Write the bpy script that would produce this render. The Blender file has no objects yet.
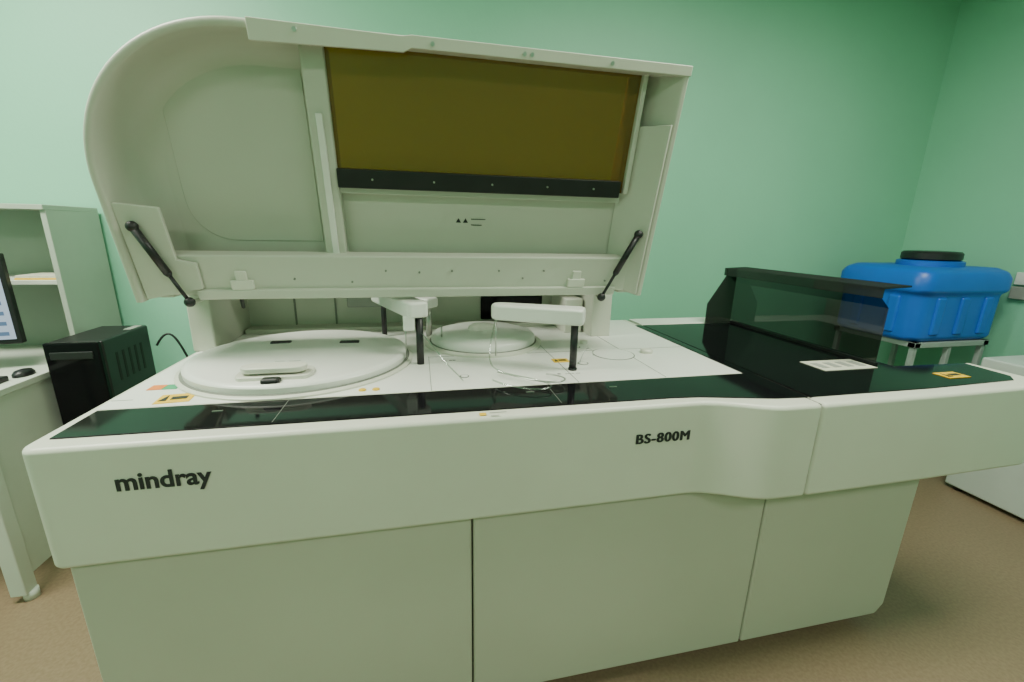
import bpy, bmesh, math, random
from mathutils import Vector, Matrix
random.seed(4)
scene = bpy.context.scene
COL = scene.collection

# ---------------------------------------------------------------- materials
def mat(name, col, rough=0.5, metal=0.0, noise=0.0, nscale=8.0, bump=0.0, bscale=200.0,
        emis=None, estr=0.0, coat=0.0, spec=0.5, col2=None, lo=0.35, hi=0.65, ior=1.5):
    m = bpy.data.materials.new(name); m.use_nodes = True
    nt = m.node_tree; b = nt.nodes['Principled BSDF']
    b.inputs['Base Color'].default_value = (*col, 1)
    b.inputs['Roughness'].default_value = rough
    b.inputs['Metallic'].default_value = metal
    b.inputs['Specular IOR Level'].default_value = spec
    b.inputs['IOR'].default_value = ior
    if coat: b.inputs['Coat Weight'].default_value = coat
    tc = nt.nodes.new('ShaderNodeTexCoord')
    if noise > 0 or col2:
        n = nt.nodes.new('ShaderNodeTexNoise'); n.inputs['Scale'].default_value = nscale
        n.inputs['Detail'].default_value = 4
        nt.links.new(tc.outputs['Object'], n.inputs['Vector'])
        r = nt.nodes.new('ShaderNodeValToRGB')
        c2 = col2 if col2 else tuple(c*(1-noise) for c in col)
        r.color_ramp.elements[0].position = lo; r.color_ramp.elements[1].position = hi
        r.color_ramp.elements[0].color = (*c2, 1); r.color_ramp.elements[1].color = (*col, 1)
        nt.links.new(n.outputs['Fac'], r.inputs['Fac'])
        nt.links.new(r.outputs['Color'], b.inputs['Base Color'])
    if bump > 0:
        n2 = nt.nodes.new('ShaderNodeTexNoise'); n2.inputs['Scale'].default_value = bscale
        nt.links.new(tc.outputs['Object'], n2.inputs['Vector'])
        bp = nt.nodes.new('ShaderNodeBump'); bp.inputs['Strength'].default_value = bump
        bp.inputs['Distance'].default_value = 0.002
        nt.links.new(n2.outputs['Fac'], bp.inputs['Height'])
        nt.links.new(bp.outputs['Normal'], b.inputs['Normal'])
    if emis:
        b.inputs['Emission Color'].default_value = (*emis, 1)
        b.inputs['Emission Strength'].default_value = estr
    return m

def tinted(name, col, gloss=0.12, rough=0.05, diff=None, dfac=0.0):
    m = bpy.data.materials.new(name); m.use_nodes = True
    nt = m.node_tree; nt.nodes.clear()
    o = nt.nodes.new('ShaderNodeOutputMaterial')
    t = nt.nodes.new('ShaderNodeBsdfTransparent'); t.inputs['Color'].default_value = (*col, 1)
    g = nt.nodes.new('ShaderNodeBsdfGlossy'); g.inputs['Roughness'].default_value = rough
    g.inputs['Color'].default_value = (.8, .8, .8, 1)
    mx = nt.nodes.new('ShaderNodeMixShader'); mx.inputs['Fac'].default_value = gloss
    nt.links.new(t.outputs[0], mx.inputs[1]); nt.links.new(g.outputs[0], mx.inputs[2])
    last = mx
    if diff:
        d = nt.nodes.new('ShaderNodeBsdfDiffuse'); d.inputs['Color'].default_value = (*diff, 1)
        m2 = nt.nodes.new('ShaderNodeMixShader'); m2.inputs['Fac'].default_value = dfac
        nt.links.new(mx.outputs[0], m2.inputs[1]); nt.links.new(d.outputs[0], m2.inputs[2]); last = m2
    nt.links.new(last.outputs[0], o.inputs['Surface'])
    return m

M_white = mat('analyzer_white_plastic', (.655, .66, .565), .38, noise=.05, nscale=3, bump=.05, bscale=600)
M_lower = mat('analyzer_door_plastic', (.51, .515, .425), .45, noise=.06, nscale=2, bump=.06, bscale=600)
M_lid = mat('lid_white_plastic', (.545, .56, .47), .42, noise=.05, nscale=3, bump=.05, bscale=500)
M_deck = mat('deck_white', (.78, .79, .73), .32, noise=.04, nscale=4)
M_line = mat('panel_gap_dark', (.02, .022, .02), .8, noise=.2)
M_gline = mat('panel_gap_grey', (.22, .24, .20), .8, noise=.2)
M_blk = mat('gloss_black_acrylic', (.006, .006, .007), .07, noise=.2, ior=1.22)
M_blk2 = mat('matte_black_plastic', (.012, .012, .013), .4, noise=.3, nscale=20)
M_amber = tinted('amber_acrylic', (.50, .32, .075), .05, .15, (.34, .225, .06), .30)
M_smoke = tinted('smoked_acrylic', (.15, .155, .145), .07, .04, (.04, .044, .04), .10)
M_smoke2 = tinted('smoked_acrylic_thick', (.28, .29, .27), .06, .05, (.05, .055, .05), .3)
M_clear = tinted('clear_tube_acrylic', (.85, .9, .85), .25, .1)
M_metal = mat('steel', (.55, .56, .52), .3, 1.0, noise=.1, nscale=30)
M_yel = mat('label_yellow', (.80, .50, .03), .5, noise=.1, nscale=40)
M_org = mat('label_orange', (.8, .22, .04), .5, noise=.1, nscale=40)
M_grn = mat('label_green', (.05, .35, .16), .5, noise=.1, nscale=40)
M_ink = mat('label_ink', (.02, .022, .025), .5, noise=.1)
M_paper = mat('label_paper', (.62, .62, .50), .6, noise=.12, nscale=60)
M_grey = mat('grey_print', (.30, .32, .28), .6, noise=.1)
M_wall = mat('wall_paint_green', (.245, .585, .395), .5, noise=.08, nscale=.9, bump=.25, bscale=60)
M_ceil = mat('ceiling_paint', (.70, .74, .66), .8, noise=.04)
M_floor = mat('floor_linoleum', (.265, .19, .12), .4, col2=(.22, .155, .095), nscale=90, bump=.03, bscale=80)
M_desk = mat('desk_laminate', (.58, .62, .54), .5, noise=.06, nscale=6)
M_hutch = mat('hutch_laminate', (.38, .44, .36), .55, noise=.08, nscale=5)
M_blue = mat('blue_polyethylene', (.010, .125, .58), .38, noise=.18, nscale=3, bump=.08, bscale=100)
M_frame = mat('painted_steel_frame', (.33, .38, .36), .4, noise=.1, nscale=20)
M_fridge = mat('fridge_enamel', (.66, .70, .66), .35, noise=.04)
M_skirt = mat('skirting_plastic', (.35, .28, .18), .5, noise=.2)
M_scr = mat('monitor_screen', (.05, .06, .08), .3, noise=.2, emis=(.55, .68, .80), estr=.9)
M_scr2 = mat('monitor_screen_rows', (.05, .06, .08), .3, noise=.2, emis=(.10, .20, .35), estr=.8)
M_lamp = mat('lamp_diffuser', (.9, .95, .9), .5, noise=.02, emis=(.92, 1, .90), estr=3.0)

# ---------------------------------------------------------------- helpers
def empty(name, loc=(0, 0, 0)):
    e = bpy.data.objects.new(name, None); e.empty_display_size = .1
    e.location = loc; COL.objects.link(e); return e

def link(o, parent):
    COL.objects.link(o)
    if parent is not None:
        o.parent = parent
        o.matrix_parent_inverse = Matrix.Translation(parent.location).inverted()
    return o

def mesh_obj(name, verts, faces, m, parent=None, smooth=False, bevel=0, seg=3, recalc=True):
    me = bpy.data.meshes.new(name)
    me.from_pydata([tuple(v) for v in verts], [], faces)
    if recalc:
        bm = bmesh.new(); bm.from_mesh(me)
        bmesh.ops.recalc_face_normals(bm, faces=bm.faces)
        bm.to_mesh(me); bm.free()
    me.materials.append(m)
    o = bpy.data.objects.new(name, me)
    link(o, parent)
    if smooth:
        for p in me.polygons: p.use_smooth = True
    if bevel:
        md = o.modifiers.new('bevel', 'BEVEL'); md.width = bevel; md.segments = seg
        md.limit_method = 'ANGLE'; md.angle_limit = math.radians(35)
        for p in me.polygons: p.use_smooth = True
        md.harden_normals = True
    return o

def box(name, parent, x0, x1, y0, y1, z0, z1, m, bevel=0, seg=3, xf=None):
    v = [(x, y, z) for x in (x0, x1) for y in (y0, y1) for z in (z0, z1)]
    if xf: v = [xf(*p) for p in v]
    f = [(0, 1, 3, 2), (4, 6, 7, 5), (0, 4, 5, 1), (2, 3, 7, 6), (0, 2, 6, 4), (1, 5, 7, 3)]
    return mesh_obj(name, v, f, m, parent, bevel=bevel, seg=seg)

def prism(name, parent, outline, z0, z1, m, bevel=0, seg=3, xf=None):
    n = len(outline)
    v = [(x, y, z0) for x, y in outline] + [(x, y, z1) for x, y in outline]
    if xf: v = [xf(*p) for p in v]
    f = [tuple(range(n)), tuple(range(n, 2*n))] + [(i, (i+1) % n, n+(i+1) % n, n+i) for i in range(n)]
    return mesh_obj(name, v, f, m, parent, bevel=bevel, seg=seg)

def lathe(name, parent, c, prof, m, n=64, sx=1, sy=1, xf=None):
    v = []; f = []
    for r, z in prof:
        for i in range(n):
            a = 2*math.pi*i/n
            v.append((c[0]+sx*r*math.cos(a), c[1]+sy*r*math.sin(a), c[2]+z))
    for k in range(len(prof)-1):
        for i in range(n):
            j = (i+1) % n
            f.append((k*n+i, k*n+j, (k+1)*n+j, (k+1)*n+i))
    f.append(tuple(range(n))); f.append(tuple((len(prof)-1)*n+i for i in range(n)))
    if xf: v = [xf(*p) for p in v]
    o = mesh_obj(name, v, f, m, parent)
    for p in o.data.polygons: p.use_smooth = len(p.vertices) == 4
    md = o.modifiers.new('es', 'EDGE_SPLIT'); md.split_angle = math.radians(40)
    return o

def rod(name, parent, a, b, r, m, r2=None, n=20):
    a = Vector(a); b = Vector(b); d = (b-a).normalized()
    up = Vector((0, 0, 1)) if abs(d.z) < .9 else Vector((1, 0, 0))
    u = d.cross(up).normalized(); w = d.cross(u)
    r2 = r if r2 is None else r2
    v = []; f = []
    for c, rr in ((a, r), (b, r2)):
        for i in range(n):
            t = 2*math.pi*i/n
            v.append(c+u*rr*math.cos(t)+w*rr*math.sin(t))
    for i in range(n):
        j = (i+1) % n; f.append((i, j, n+j, n+i))
    f += [tuple(range(n)), tuple(range(n, 2*n))]
    o = mesh_obj(name, v, f, m, parent)
    for p in o.data.polygons: p.use_smooth = len(p.vertices) == 4
    return o

def tube(name, parent, pts, r, m):
    cu = bpy.data.curves.new(name, 'CURVE'); cu.dimensions = '3D'
    cu.bevel_depth = r; cu.bevel_resolution = 3; cu.resolution_u = 10
    sp = cu.splines.new('NURBS'); sp.points.add(len(pts)-1)
    for p, q in zip(sp.points, pts): p.co = (*q, 1)
    sp.use_endpoint_u = True; sp.order_u = 4
    cu.materials.append(m)
    return link(bpy.data.objects.new(name, cu), parent)

def text(name, parent, s, loc, size, m, rot=(math.pi/2, 0, 0), bold=0.0, ext=.0006, xs=1, shear=0, sp=1.0):
    cu = bpy.data.curves.new(name, 'FONT'); cu.body = s; cu.size = size
    cu.extrude = ext; cu.offset = bold; cu.shear = shear; cu.space_character = sp
    cu.materials.append(m)
    o = bpy.data.objects.new(name, cu); o.location = loc; o.rotation_euler = rot
    o.scale = (xs, 1, 1)
    return link(o, parent)

# ---------------------------------------------------------------- camera
cam_d = bpy.data.cameras.new('camera'); cam = bpy.data.objects.new('camera', cam_d)
COL.objects.link(cam); scene.camera = cam
cam_d.sensor_width = 36; cam_d.lens = 14.98; cam_d.clip_start = .05
R = Vector((.9777, -.2088, .0187)).normalized()
F = Vector((.2071, .9464, -.2485)); F = (F - R*F.dot(R)).normalized()
U = R.cross(F)
rot = Matrix((R, U, -F)).transposed()
cam.matrix_world = Matrix.Translation((0, 0, 1.35)) @ rot.to_4x4()

# ---------------------------------------------------------------- room
XL, XR, YB, YF, ZC = -2.7, 3.36, 2.45, -2.3, 2.85
box('floor', None, XL-.1, XR+.1, YF-.1, YB+.1, -.1, 0, M_floor)
box('ceiling', None, XL-.1, XR+.1, YF-.1, YB+.1, ZC, ZC+.1, M_ceil)
box('wall_back', None, XL-.1, XR+.1, YB, YB+.1, 0, ZC, M_wall)
box('wall_front', None, XL-.1, XR+.1, YF-.1, YF, 0, ZC, M_wall)
box('wall_left', None, XL-.1, XL, YF, YB, 0, ZC, M_wall)
box('wall_right', None, XR, XR+.1, YF, YB, 0, ZC, M_wall)
box('baseboard_back', None, XL+.02, XR-.02, YB-.015, YB, 0, .08, M_skirt, .003)
box('baseboard_right', None, XR-.015, XR, YF+.02, YB-.02, 0, .08, M_skirt, .003)

def lamp(x, y, power, sx=1.2, sy=.5):
    e = empty('ceiling_lamp', (x, y, ZC))
    box('housing', e, x-sx/2-.02, x+sx/2+.02, y-sy/2-.02, y+sy/2+.02, ZC-.05, ZC, M_ceil, .005)
    box('diffuser', e, x-sx/2, x+sx/2, y-sy/2, y+sy/2, ZC-.058, ZC-.05, M_lamp)
    ld = bpy.data.lights.new('tube_light', 'AREA'); ld.shape = 'RECTANGLE'
    ld.size = sx; ld.size_y = sy; ld.energy = power; ld.color = (1, 1, .87)
    lo = bpy.data.objects.new('tube_light', ld); lo.location = (x, y, ZC-.065)
    link(lo, e)
lamp(-1.6, 1.2, 86); lamp(1.5, .8, 46); lamp(-1.4, -1.3, 26); lamp(1.3, -1.3, 20)

w = bpy.data.worlds.new('world'); scene.world = w; w.use_nodes = True
w.node_tree.nodes['Background'].inputs[0].default_value = (.6, .8, .7, 1)
w.node_tree.nodes['Background'].inputs[1].default_value = .05

# ---------------------------------------------------------------- ANALYZER
A = empty('chemistry_analyzer', (.4, 1.4, 0))
D = .93
def scurve(x0, y0, x1, y1, n=14):
    return [(x0+(x1-x0)*t, y0+(y1-y0)*(t*t*(3-2*t))) for t in [i/n for i in range(n+1)]]
def arc(cx, cy, rx, ry, a0, a1, n=10):
    return [(cx+rx*math.cos(math.radians(a0+(a1-a0)*i/n)), cy+ry*math.sin(math.radians(a0+(a1-a0)*i/n))) for i in range(n+1)]

XLB = -.766
main = [(XLB, 1.95)] + arc(XLB+.03, .937, .03, .03, 180, 270, 8) + scurve(.70, .907, .92, .840) + [(1.019, .838), (1.019, 1.95)]
prism('upper_body', A, main, .655, D, M_white, .012, 4)
sdm = [(1.022, .838), (1.45, .842)] + arc(1.85, .895, .05, .045, 270, 360, 8) + [(1.90, 1.08), (1.575, 1.09), (1.575, 1.95), (1.022, 1.95)]
prism('sample_module_body', A, sdm, .655, D, M_white, .012, 4)
box('module_gap', A, 1.017, 1.024, .85, 1.94, .66, .925, M_line)

# lower cabinet with three doors
box('cabinet_core', A, -.73, 1.56, .95, 1.93, .06, .66, M_line)
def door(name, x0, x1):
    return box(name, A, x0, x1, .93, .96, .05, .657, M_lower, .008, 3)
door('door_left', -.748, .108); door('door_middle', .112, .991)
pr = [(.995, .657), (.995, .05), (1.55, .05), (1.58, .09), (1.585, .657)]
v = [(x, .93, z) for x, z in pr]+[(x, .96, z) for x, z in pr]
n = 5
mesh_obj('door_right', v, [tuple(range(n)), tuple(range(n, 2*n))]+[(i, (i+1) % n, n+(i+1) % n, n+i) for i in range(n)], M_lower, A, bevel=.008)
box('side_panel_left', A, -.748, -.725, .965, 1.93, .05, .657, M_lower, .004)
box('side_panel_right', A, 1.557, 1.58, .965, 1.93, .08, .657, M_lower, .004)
for i, (x, y) in enumerate([(-.6, 1.02), (.4, 1.02), (1.4, 1.02), (-.6, 1.85), (.4, 1.85), (1.4, 1.85)]):
    rod('foot_%d' % i, A, (x, y, 0), (x, y, .07), .03, M_blk2)

# logos
text('logo_text', A, 'mindray', (-.614, .9055, .828), .054, M_ink, bold=.0012, xs=.98)
for k in range(6):
    text('model_text_%d' % k, A, 'BS-800M', (.526+.0011*(k % 4), .9055-.0001*k, .826+.0008*(k % 2)), .038, M_ink, bold=.0, xs=1.02, sp=1.14)

# deck plates
T = D+.0015
box('deck_plate', A, -.748, .985, 1.10, 1.93, D-.002, T, M_deck, .001, 1)
strip = [(-.735, .950), (.64, .942), (.72, .936), (.92, .893), (1.016, .886), (1.016, 1.085), (.985, 1.09), (-.738, 1.09)]
prism('black_front_strip', A, strip, D-.002, D+.003, M_blk, .001, 1)
blk = [(1.026, .886), (1.45, .885), (1.80, .90), (1.84, .93), (1.86, 1.065), (1.56, 1.075), (1.56, 1.80), (1.026, 1.80)]
prism('sample_module_top', A, blk, D-.002, D+.003, M_blk, .001, 1)
box('module_back_trim', A, 1.026, 1.56, 1.81, 1.94, D-.001, D+.004, M_deck, .001, 1)
box('deck_track', A, .988, 1.020, 1.09, 1.80, D-.001, D+.003, M_blk)
for i, x in enumerate((-.33, .34)):
    box('strip_seam_%d' % i, A, x, x+.0010, .955, 1.09, D+.002, D+.0032, M_gline)

# reagent carousel cover
c = (-.37, 1.43)
lathe('carousel_collar', A, (c[0], c[1], D), [(.338, 0), (.338, .006), (.333, .010), (.325, .010)], M_white, 96)
lathe('carousel_gap', A, (c[0], c[1], D), [(.327, .008), (.327, .0112)], M_gline, 96)
lathe('carousel_cover', A, (c[0], c[1], D), [(.318, .008), (.320, .026), (.316, .032), (.306, .035), (.30, .0345), (.25, .036), (.10, .039), (.001, .040)], M_deck, 96)
for i, (dx, dy, rz) in enumerate([(-.10, .11, 8), (.125, .085, -8)]):
    x, y = c[0]+dx, c[1]+dy
    box('carousel_slot_%d' % i, A, x-.032, x+.032, y-.011, y+.011, D+.036, D+.044, M_blk2, .004)
hx, hy = -.385, 1.185
prism('carousel_handle', A, arc(hx-.055, hy, .026, .026, 90, 270)+arc(hx+.055, hy, .026, .026, -90, 90), D+.050, D+.066, M_white, .004)
prism('carousel_handle_base', A, arc(hx-.075, hy+.01, .02, .045, 90, 270)+arc(hx+.075, hy+.01, .02, .045, -90, 90), D+.028, D+.045, M_white, .004)
box('carousel_knob', A, hx-.02, hx+.026, hy-.062, hy-.034, D+.020, D+.047, M_blk2, .008)
text('carousel_print', A, '----  -----', (-.42, 1.30, D+.041), .02, M_grey, rot=(0, 0, 0), ext=.0003)

# second disk
c2 = (.235, 1.60)
lathe('reaction_collar', A, (c2[0], c2[1], D), [(.225, 0), (.225, .008), (.215, .012), (.20, .012)], M_white, 80)
lathe('reaction_gap', A, (c2[0], c2[1], D), [(.206, .010), (.206, .0135)], M_gline, 80)
lathe('reaction_cover', A, (c2[0], c2[1], D), [(.20, .010), (.20, .030), (.192, .040), (.15, .052), (.08, .060), (.001, .062)], M_deck, 80)
lathe('reaction_knob', A, (c2[0]-.01, c2[1]-.03, D+.055), [(.055, 0), (.05, .018), (.035, .026), (.001, .028)], M_white, 40, 1, .6)
def ring(name, x, y, r, w=.003, m=M_gline, z=T):
    lathe(name, A, (x, y, z), [(r, -.001), (r, .001), (r-w, .0012)], m, 48)
    lathe(name+'_in', A, (x, y, z), [(r-w, 0), (r-w-.001, .0018)], M_deck, 48)
ring('ise_port', .67, 1.36, .075); ring('port_a', .57, 1.47, .016); ring('port_b', .52, 1.27, .018)
ring('port_c', .12, 1.20, .014)
lathe('sample_port_cap', A, (.80, 1.36, T), [(.022, 0), (.022, .010), (.018, .014), (.001, .015)], M_white, 32)
lathe('port_cap_small', A, (.62, 1.52, T), [(.014, 0), (.014, .012), (.001, .014)], M_white, 24)
for i, (x, y) in enumerate([(-.16, 1.13), (-.125, 1.13)]):
    lathe('deck_button_%d' % i, A, (x, y, T), [(.010, 0), (.009, .003), (.001, .004)], M_yel, 20)
for i, (x0, x1, y0, y1) in enumerate([(.02, .0215, 1.10, 1.42), (.44, .4415, 1.10, 1.93), (-.745, -.70, 1.15, 1.1515), (.02, .98, 1.415, 1.4165), (.72, .7215, 1.10, 1.93)]):
    box('deck_seam_%d' % i, A, x0, x1, y0, y1, T-.001, T+.0008, M_gline)
def label(name, cx, cy, w, h, m, rz=0, z=D+.002):
    a = math.radians(rz)
    pts = [(cx+px*math.cos(a)-py*math.sin(a), cy+px*math.sin(a)+py*math.cos(a)) for px, py in ((-w/2, -h/2), (w/2, -h/2), (w/2, h/2), (-w/2, h/2))]
    return prism(name, A, pts, z-.0005, z+.001, m)
def hazard(name, cx, cy, w, h, rz=0, z=D+.002):
    label(name, cx, cy, w, h, M_yel, rz, z)
    label(name+'_bar', cx+w*.12, cy, w*.45, h*.3, M_ink, rz, z+.0012)
    prism(name+'_triangle', A, [(cx-w*.40, cy-h*.3), (cx-w*.18, cy-h*.3), (cx-w*.29, cy+h*.32)], z, z+.0022, M_ink)
hazard('hazard_label', -.605, 1.145, .075, .06, 6)
label('orange_label', -.690, 1.235, .034, .036, M_org, 0)
label('green_label', -.655, 1.235, .034, .036, M_grn, 0)
hazard('hazard_label_b', .455, 1.31, .055, .04)
label('paper_label', 1.375, 1.115, .21, .10, M_paper, 0, D+.004)
for i in range(4):
    label('paper_print_%d' % i, 1.30+.05*i, 1.115, .026, .05, M_grey, 0, D+.0052)
hazard('hazard_label_c', 1.645, .965, .085, .05, 0, D+.004)
label('strip_triangle', .135, .924, .016, .014, M_yel, 0, D+.001)
text('strip_print', A, '--------\n----', (.152, .926, D+.0012), .016, M_grey, rot=(0, 0, 0), ext=.0002, bold=.0004)
text('deck_print', A, '=  ---- --', (.40, 1.17, T+.0005), .022, M_ink, rot=(0, 0, 0), ext=.0002)
text('deck_print_b', A, '--- ==', (.06, 1.36, T+.0005), .020, M_ink, rot=(0, 0, 0), ext=.0002)
for i, x in enumerate((-.47, .28, .52)):
    label('strip_slot_%d' % i, x, 1.04, .022, .005, M_metal, 0, D+.0035)

# back casing under the lid
box('rear_panel', A, -.70, .70, 1.925, 1.95, D, 1.20, M_lid, .004)
box('hinge_column_left', A, XLB, -.695, 1.60, 1.95, D, 1.20, M_lid, .006)
box('hinge_column_right', A, .69, .775, 1.62, 1.95, D, 1.20, M_lid, .006)
box('rear_window', A, .27, .56, 1.915, 1.93, .955, 1.16, M_blk, .004)
box('rear_ledge', A, -.69, .69, 1.84, 1.93, D, D+.02, M_lid, .005)
box('rear_box', A, .60, .68, 1.70, 1.90, D, 1.08, M_white, .008)
box('rear_cover', A, XLB, .775, 1.70, 1.95, 1.20, 1.215, M_lid, .004)
box('rear_box_b', A, -.30, -.10, 1.86, 1.92, D+.1, D+.17, M_grey, .006)
for i, x in enumerate((-.52, -.36)):
    box('rear_rib_%d' % i, A, x, x+.006, 1.918, 1.93, D+.02, 1.19, M_gline, 0)

def arm(name, p, q, w, z0, z1):
    p = Vector(p); q = Vector(q); d = (q-p); d.normalize(); nn = Vector((-d.y, d.x))
    o2 = []
    for a in range(-90, 91, 15):
        t = math.radians(a); o2.append(q+d*(w*math.cos(t))+nn*(w*math.sin(t)))
    pw = w*1.25
    o2 += [p+nn*pw-d*pw*.2, p+nn*pw*.8-d*pw*.75, p-nn*pw*.8-d*pw*.75, p-nn*pw-d*pw*.2]
    return prism(name, A, [(v.x, v.y) for v in o2], z0, z1, M_deck, .010, 4)
arm('probe_arm_front', (.46, 1.210), (.25, 1.310), .032, 1.080, 1.130)
rod('probe_arm_front_post', A, (.462, 1.212, D), (.462, 1.212, 1.085), .0115, M_blk2)
rod('probe_arm_front_collar', A, (.462, 1.212, D), (.462, 1.212, D+.008), .014, M_blk2)
rod('probe_front', A, (.235, 1.32, .955), (.235, 1.32, 1.085), .0022, M_metal)
arm('probe_arm_rear', (-.016, 1.35), (-.15, 1.66), .030, 1.085, 1.135)
rod('probe_arm_rear_post', A, (-.006, 1.345, D), (-.006, 1.345, 1.09), .0115, M_blk2)
box('probe_arm_rear_drop', A, -.055, -.02, 1.32, 1.36, 1.045, 1.095, M_deck, .006)
rod('probe_arm_rear_post_b', A, (-.145, 1.74, D), (-.145, 1.74, 1.11), .010, M_blk2)
rod('probe_rear', A, (-.05, 1.375, .95), (-.05, 1.375, 1.09), .0022, M_metal)
arm('mixer_arm', (.03, 1.72), (-.06, 1.80), .03, 1.05, 1.09)
rod('mixer_post', A, (.03, 1.72, D), (.03, 1.72, 1.05), .012, M_metal)
rod('mixer_rod', A, (.07, 1.50, .98), (.07, 1.50, 1.02), .003, M_metal)
tube('tube_a', A, [(.235, 1.32, 1.08), (.19, 1.25, .97), (.20, 1.17, .95), (.30, 1.12, .945), (.36, 1.05, .945), (.31, 1.01, .945), (.22, 1.06, .945), (.19, 1.12, .945)], .0025, M_clear)
tube('tube_b', A, [(-.05, 1.375, 1.08), (.02, 1.33, 1.02), (.06, 1.26, .96), (.10, 1.2, .94), (.11, 1.14, .94)], .002, M_clear)
tube('tube_c', A, [(.36, 1.16, .94), (.42, 1.09, .95), (.36, 1.03, .95), (.28, 1.10, .95), (.22, 1.20, .94)], .0022, M_metal)
tube('wash_wire', A, [(.50, 1.25, .94), (.53, 1.28, 1.0), (.56, 1.30, .98), (.58, 1.33, .94)], .0015, M_metal)

# ------------------------------------------------------ LID (raised cover)
O = Vector((0, 1.36, 1.14)); UPV = Vector((0, -.236, .972)).normalized(); DV = Vector((0, .972, .236)).normalized()
def L(x, w_, d): return O + Vector((x, 0, 0)) + UPV*w_ + DV*d
XLL = -.772
path = [(-.26, .68), (-.38, .68)] + arc(-.385, .315, .387, .365, 92, 180, 22) + [(XLL, .2), (XLL, .1), (XLL, 0)]
cen = Vector((-.375, .30))
def offs(path, o):
    out = []
    for i, p in enumerate(path):
        a = Vector(path[max(i-1, 0)]); b = Vector(path[min(i+1, len(path)-1)])
        t = (b-a).normalized(); nn = Vector((-t.y, t.x))
        if nn.dot(cen-Vector(p)) < 0: nn = -nn
        out.append(Vector(p)+nn*o)
    return out
prof = [(0, .20), (-.004, .10), (0, .006), (.004, 0), (.016, 0), (.020, .006), (.026, .04), (.036, .08), (.055, .108), (.085, .122), (.11, .125)]
vs = []; fs = []; npth = len(path)
for o_, d_ in prof:
    for p in offs(path, o_): vs.append(L(p.x, p.y, d_))
for k in range(len(prof)-1):
    for i in range(npth-1):
        fs.append((k*npth+i, k*npth+i+1, (k+1)*npth+i+1, (k+1)*npth+i))
mesh_obj('lid_side_shell', vs, fs, M_lid, A, smooth=True)
inner = offs(path, .109)
fl = [L(p.x, p.y, .125) for p in inner] + [L(-.26, 0, .125)]
mesh_obj('lid_inner_floor', fl, [tuple(range(len(fl)))], M_lid, A)
ob = [L(p[0], p[1], .20) for p in path]+[L(-.26, 0, .20)]
mesh_obj('lid_outer_back', ob, [tuple(range(len(ob)))], M_lid, A)
ip = arc(-.48, .47, .15, .14, 95, 180, 14) + [(-.635, .30)] + arc(-.525, .255, .11, .11, 180, 270, 10) + [(-.285, .145), (-.285, .61)]
prism('lid_inner_panel', A, ip, .1215, .1265, M_lid, .003, 3, xf=L)
def lb(name, x0, x1, w0, w1, d0, d1, m, bevel=.004): return box(name, A, x0, x1, w0, w1, d0, d1, m, bevel, 3, xf=L)
lb('lid_top_beam', -.36, .745, .655, .68, 0, .16, M_lid)
prism('lid_top_lip', A, [(-.36, .638), (-.02, .645), (.0, .655), (.758, .657), (.758, .682), (.0, .682), (-.02, .678), (-.36, .682)], -.006, .012, M_white, .002, 2, xf=L)
lb('lid_ridge', -.270, -.212, .10, .65, .055, .14, M_lid, .006)
lb('lid_ridge_face', -.250, -.232, .12, .50, .048, .06, M_deck, .003)
lb('lid_lower_panel', -.215, .68, .11, .335, .098, .125, M_lid)
lb('lid_bottom_rail', -.755, .745, .012, .130, .022, .07, M_lid, .006)
lb('lid_bottom_lip', -.62, .66, .0, .03, .012, .10, M_lid, .005)
lb('lid_outer_lower', -.27, .745, .0, .33, .17, .20, M_lid)
lb('lid_window_side', .645, .66, .33, .66, .05, .15, M_lid)
lb('lid_window', -.213, .648, .33, .657, .066, .070, M_amber, 0)
lb('lid_window_bar', -.213, .630, .318, .368, .045, .064, M_blk2, .002)
lb('lid_window_sill', -.213, .642, .30, .33, .066, .11, M_lid, .002)
rw = [(.757, 0), (.757, .20), (.66, .20), (.66, .12), (.742, 0)]
v = [L(x, 0.0, d) for x, d in rw]+[L(x, .68, d) for x, d in rw]
mesh_obj('lid_right_wall', v, [tuple(range(5)), tuple(range(5, 10))]+[(i, (i+1) % 5, 5+(i+1) % 5, 5+i) for i in range(5)], M_lid, A, bevel=.004)
pl = [(-.752, .268), (-.65, .258), (-.645, .12), (-.60, .11), (-.60, .035), (-.745, .005)]
prism('strut_plate_left', A, pl, .008, .020, M_lid, .003, 2, xf=L)
v = [L(.736, .01, -.003), L(.736, .535, -.003), L(.648, .52, .10), L(.655, .12, .10), L(.67, .02, .06),
     L(.728, .01, -.008), L(.728, .535, -.008), L(.638, .52, .095), L(.645, .12, .095), L(.66, .02, .055)]
mesh_obj('strut_plate_right', v, [tuple(range(5)), tuple(range(5, 10))]+[(i, (i+1) % 5, 5+(i+1) % 5, 5+i) for i in range(5)], M_lid, A, bevel=.002)
for i, x in enumerate((-.50, .515)):
    lb('lid_latch_%d' % i, x-.03, x+.03, .03, .058, .012, .03, M_white, .003)
    lb('lid_latch_neck_%d' % i, x-.015, x+.015, .055, .085, .015, .03, M_white, .003)
for i, (x, w_) in enumerate([(-.36+.0, .06), (-.1, .085), (.0, .08), (.1, .085), (.25, .085), (.40, .085), (-.66, .05), (.62, .05), (-.20, .05), (.33, .06)]):
    rod('rail_screw_%d' % i, A, L(x, w_, .018), L(x, w_, .024), .003, M_gline)
for i, x in enumerate((-.26, .05, .28, .30, .52)):
    rod('lip_screw_%d' % i, A, L(x, .668, -.009), L(x, .668, 0), .005, M_metal)
for i, x in enumerate((-.12, .05, .22, .39, .54)):
    rod('bar_screw_%d' % i, A, L(x, .343, .041), L(x, .343, .05), .0028, M_metal)
rl = Matrix((Vector((1, 0, 0)), UPV, -DV)).transposed().to_euler()
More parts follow.
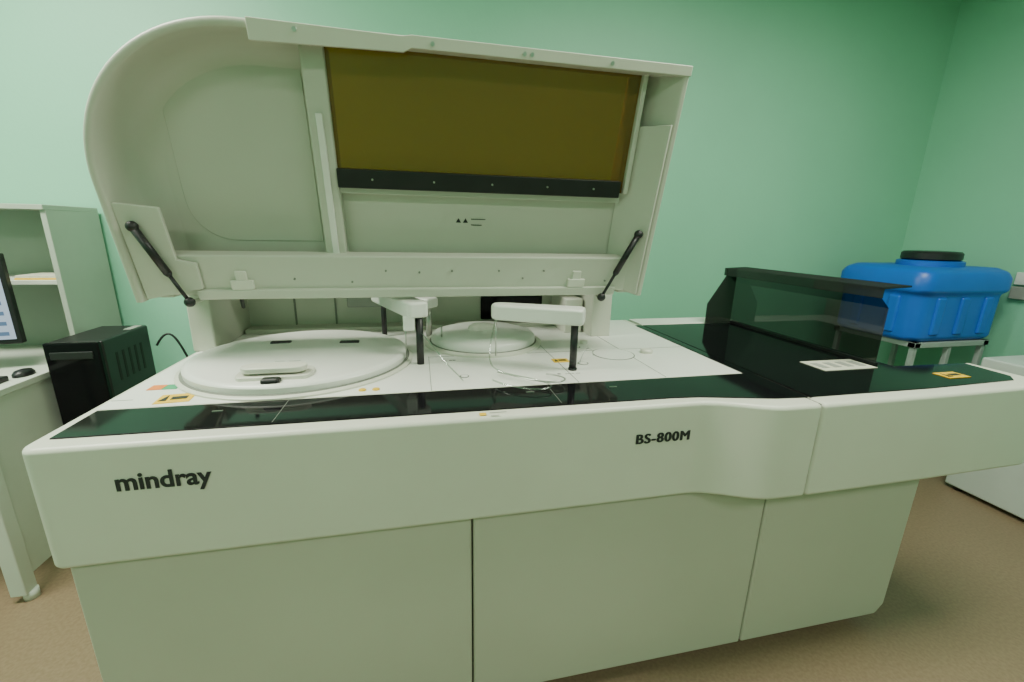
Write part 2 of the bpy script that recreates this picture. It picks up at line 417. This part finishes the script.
text('lid_warning_print', A, '--------\n------', L(.165, .226, .095), .018, M_ink, rot=rl, ext=.0002, bold=.0004)
for i in range(2):
    prism('lid_warning_triangle_%d' % i, A, [(.118+.022*i, .218), (.134+.022*i, .218), (.126+.022*i, .232)], .0965, .0985, M_ink, xf=L)
def ball(name, p, r):
    bm = bmesh.new(); bmesh.ops.create_uvsphere(bm, u_segments=16, v_segments=10, radius=r)
    bmesh.ops.translate(bm, verts=bm.verts, vec=p)
    me = bpy.data.meshes.new(name); bm.to_mesh(me); bm.free(); me.materials.append(M_blk2)
    link(bpy.data.objects.new(name, me), A)
def strut(name, a, b):
    a = Vector(a); b = Vector(b); mid = a.lerp(b, .60)
    rod(name+'_cylinder', A, a, mid, .010, M_blk2); rod(name+'_piston', A, mid, b, .005, M_blk2)
    rod(name+'_end', A, mid, a.lerp(b, .64), .010, M_blk2, .006)
    ball(name+'_joint_0', a, .014); ball(name+'_joint_1', b, .014)
strut('gas_strut_left', L(-.715, .212, -.004), (-.632, 1.345, 1.142))
strut('gas_strut_right', L(.700, .215, .0), (.602, 1.345, 1.140))
rod('strut_bracket_left', A, (-.634, 1.36, 1.138), (-.70, 1.66, 1.12), .007, M_lid)
rod('strut_bracket_right', A, (.604, 1.36, 1.136), (.70, 1.66, 1.12), .007, M_lid)
rod('lid_link_left', A, (-.60, 1.62, 1.08), (-.56, 1.5, 1.15), .006, M_blk2)
for s, x in (('l', -.74), ('r', .73)):
    box('lid_hinge_arm_'+s, A, x-.02, x+.02, 1.45, 1.75, 1.14, 1.20, M_lid, .005)

# smoked hood on the sample module
def hx_(x, z, y): return (x, y, z)
def sheet(name, pts, m):
    return mesh_obj(name, pts, [tuple(range(len(pts)))], m, A, recalc=False)
H = D+.004
sheet('smoked_hood_side', [(1.50, 1.09, H), (1.50, 1.09, 1.13), (1.50, 1.80, 1.13), (1.50, 1.80, H)], M_smoke)
sheet('smoked_hood_slope', [(1.50, 1.09, 1.13), (1.46, 1.09, 1.165), (1.46, 1.80, 1.165), (1.50, 1.80, 1.13)], M_smoke)
prism('smoked_hood_top', A, [(1.445, 1.165), (1.445, 1.200), (1.56, 1.205), (1.56, 1.199), (1.452, 1.194), (1.452, 1.165)], 1.08, 1.82, M_smoke2, xf=hx_)
prism('smoked_hood_end', A, [(1.445, 1.195), (1.445, 1.165), (1.36, 1.03), (1.36, H), (1.50, H), (1.50, 1.195)], 1.80, 1.804, M_smoke2, xf=hx_)
box('smoked_hood_hinge', A, 1.497, 1.512, 1.09, 1.80, H-.002, H+.010, M_blk2, .002)

# ---------------------------------------------------------------- water tank
W = empty('water_tank', (2.9, 1.95, 0))
def rrect(x0, x1, y0, y1, r, n=6):
    return arc(x0+r, y0+r, r, r, 180, 270, n)+arc(x1-r, y0+r, r, r, 270, 360, n)+arc(x1-r, y1-r, r, r, 0, 90, n)+arc(x0+r, y1-r, r, r, 90, 180, n)
TX0, TX1, TY0, TY1 = 2.58, 3.24, 1.72, 2.24
def loft(name, parent, loops, m):
    n = len(loops[0][0]); v = []; f = []
    for pts, z in loops: v += [(x, y, z) for x, y in pts]
    for k in range(len(loops)-1):
        for i in range(n):
            f.append((k*n+i, k*n+(i+1) % n, (k+1)*n+(i+1) % n, (k+1)*n+i))
    f += [tuple(range(n)), tuple((len(loops)-1)*n+i for i in range(n))]
    return mesh_obj(name, v, f, m, parent, bevel=.012)
def rr(o): return rrect(TX0+o, TX1-o, TY0+o, TY1-o, .08)
loft('tank_body', W, [(rr(.04), .80), (rr(.02), .82), (rr(.02), 1.06), (rr(.0), 1.08), (rr(0), 1.15), (rr(.015), 1.185), (rr(.05), 1.205)], M_blue)
for i, x in enumerate((2.74, 2.91, 3.08)):
    box('tank_rib_%d' % i, W, x-.03, x+.03, TY0+.008, TY0+.05, .84, 1.05, M_blue, .012)
for i, y in enumerate((1.87, 2.07)):
    box('tank_side_rib_%d' % i, W, TX0+.008, TX0+.05, y-.03, y+.03, .84, 1.05, M_blue, .012)
tcx, tcy = 2.93, 1.97
lathe('tank_neck', W, (tcx, tcy, 1.20), [(.15, 0), (.15, .03), (.14, .035)], M_blue, 48)
lathe('tank_lid', W, (tcx, tcy, 1.235), [(.125, 0), (.135, .008), (.135, .040), (.125, .050), (.10, .052), (.001, .052)], M_blk2, 48)
LX0, LX1 = 2.64, 3.18
for i, (x, y) in enumerate([(LX0+.02, 1.76), (LX1-.02, 1.76), (LX0+.02, 2.20), (LX1-.02, 2.20), (2.91, 1.76)]):
    box('stand_leg_%d' % i, W, x-.013, x+.013, y-.013, y+.013, 0, .78, M_frame, .003)
box('stand_rail_front', W, LX0, LX1, 1.74, 1.78, .77, .80, M_frame, .003)
box('stand_rail_back', W, LX0, LX1, 2.18, 2.22, .77, .80, M_frame, .003)
box('stand_rail_l', W, LX0, LX0+.04, 1.74, 2.22, .77, .80, M_frame, .003)
box('stand_rail_r', W, LX1-.04, LX1, 1.74, 2.22, .77, .80, M_frame, .003)
box('stand_rail_low', W, LX0, LX1, 1.745, 1.775, .30, .33, M_frame, .003)

# small fridge by right wall
Fz = empty('mini_fridge', (3.1, 1.25, 0))
box('fridge_body', Fz, 2.87, 3.34, .95, 1.58, .02, .76, M_fridge, .01)
box('fridge_door', Fz, 2.88, 3.33, .90, .945, .03, .75, M_fridge, .012)
box('fridge_handle', Fz, 2.90, 2.92, .87, .90, .45, .65, M_frame, .005)
for i, (x, y) in enumerate([(2.9, 1.0), (3.3, 1.0), (2.9, 1.53), (3.3, 1.53)]):
    rod('fridge_foot_%d' % i, Fz, (x, y, 0), (x, y, .025), .02, M_blk2)
So = empty('wall_socket', (XR, 1.75, 1.1))
box('socket_plate', So, XR-.02, XR-.001, 1.70, 1.80, 1.11, 1.18, M_fridge, .004)
box('socket_plate_low', So, XR-.03, XR-.001, 1.70, 1.80, 1.03, 1.10, M_grey, .004)

# ---------------------------------------------------------------- desk + hutch
K = empty('computer_desk', (-2.0, 2.0, 0))
box('desk_top', K, -2.6, -1.45, 1.62, 2.43, .755, .78, M_desk, .003)
box('desk_side', K, -1.475, -1.455, 1.66, 2.41, .08, .755, M_desk, .002)
box('desk_side_b', K, -2.59, -2.57, 1.66, 2.41, .0, .755, M_desk, .002)
box('desk_back', K, -2.57, -1.475, 2.38, 2.40, .25, .755, M_desk, .002)
box('desk_leg', K, -1.49, -1.44, 1.61, 1.66, .03, .755, M_desk, .004)
rod('desk_foot_front', K, (-1.45, 1.64, 0), (-1.45, 1.64, .035), .022, M_desk)
rod('desk_foot_back', K, (-1.465, 2.38, 0), (-1.465, 2.38, .085), .02, M_desk)
Hu = empty('desk_hutch', (-2.0, 2.3, .781))
box('hutch_side', Hu, -1.475, -1.455, 2.13, 2.43, .781, 1.40, M_hutch, .002)
box('hutch_side_b', Hu, -2.6, -2.58, 2.13, 2.43, .781, 1.40, M_hutch, .002)
box('hutch_top', Hu, -2.6, -1.455, 2.12, 2.43, 1.40, 1.42, M_hutch, .002)
box('hutch_shelf', Hu, -2.58, -1.475, 2.14, 2.42, 1.10, 1.118, M_desk, .002)
box('hutch_back', Hu, -2.58, -1.475, 2.41, 2.42, .781, 1.40, M_hutch)
box('shelf_notebook_cover', Hu, -1.64, -1.49, 2.16, 2.30, 1.118, 1.125, M_yel, .001)
box('shelf_notebook_pages', Hu, -1.638, -1.492, 2.163, 2.297, 1.125, 1.136, M_paper, .001)

Mo = empty('computer_monitor', (-1.78, 2.02, .781))
def mr(x, y, z):
    a = math.radians(12); dx = x+1.55; dy = y-2.0
    return (-1.55+dx*math.cos(a)-dy*math.sin(a), 2.0+dx*math.sin(a)+dy*math.cos(a), z)
box('bezel', Mo, -2.05, -1.545, 2.0, 2.03, .885, 1.235, M_blk2, .005, 3, xf=mr)
box('screen', Mo, -2.035, -1.560, 1.997, 2.003, .905, 1.22, M_scr, 0, xf=mr)
for i in range(7):
    box('row_%d' % i, Mo, -2.03, -1.575, 1.9955, 1.998, .92+.04*i, .935+.04*i, M_scr2, 0, xf=mr)
box('neck', Mo, -1.84, -1.76, 2.02, 2.05, .79, 1.0, M_blk2, .004, 3, xf=mr)
box('base', Mo, -1.90, -1.70, 1.96, 2.12, .781, .795, M_blk2, .004, 3, xf=mr)
Kb = empty('keyboard', (-1.7, 1.75, .781))
box('keyboard_case', Kb, -1.95, -1.50, 1.72, 1.85, .781, .80, M_blk2, .004)
for r_ in range(4):
    for c_ in range(12):
        box('key_%d_%d' % (r_, c_), Kb, -1.94+c_*.035, -1.913+c_*.035, 1.728+r_*.029, 1.751+r_*.029, .80, .807, M_blk2, .002, 1)
Sp = empty('computer_mouse', (-1.52, 1.93, .781))
lathe('mouse_body', Sp, (-1.50, 1.91, .781), [(.026, 0), (.026, .010), (.020, .020), (.010, .024), (.001, .025)], M_blk2, 24, 1, 1.5)

# computer case on a low side table
St = empty('side_table', (-1.25, 2.12, 0))
box('table_top', St, -1.43, -1.12, 1.86, 2.40, .47, .49, M_desk, .003)
for i, (x, y) in enumerate([(-1.41, 1.88), (-1.14, 1.88), (-1.41, 2.38), (-1.14, 2.38)]):
    box('table_leg_%d' % i, St, x-.015, x+.015, y-.015, y+.015, 0, .47, M_desk, .002)
Pc = empty('computer_case', (-1.3, 2.1, .491))
box('case_body', Pc, -1.41, -1.23, 1.92, 2.22, .491, .905, M_blk2, .008)
box('case_front', Pc, -1.41, -1.23, 1.895, 1.918, .491, .905, M_blk, .006)
box('case_drive', Pc, -1.39, -1.25, 1.890, 1.896, .84, .87, M_blk2, .003)
for i in range(5):
    box('vent_%d' % i, Pc, -1.231, -1.229, 1.98+i*.04, 1.993+i*.04, .72, .84, M_line, 0)
box('case_top_sheet', Pc, -1.27, -1.24, 2.12, 2.20, .905, .907, M_grey)
Cb = empty('power_cable', (-1.0, 2.2, 0))
tube('cable', Cb, [(-1.22, 2.24, .80), (-1.18, 2.27, .89), (-1.12, 2.25, .80), (-1.07, 2.28, .55), (-1.05, 2.32, .2), (-1.05, 2.35, .01)], .005, M_blk2)
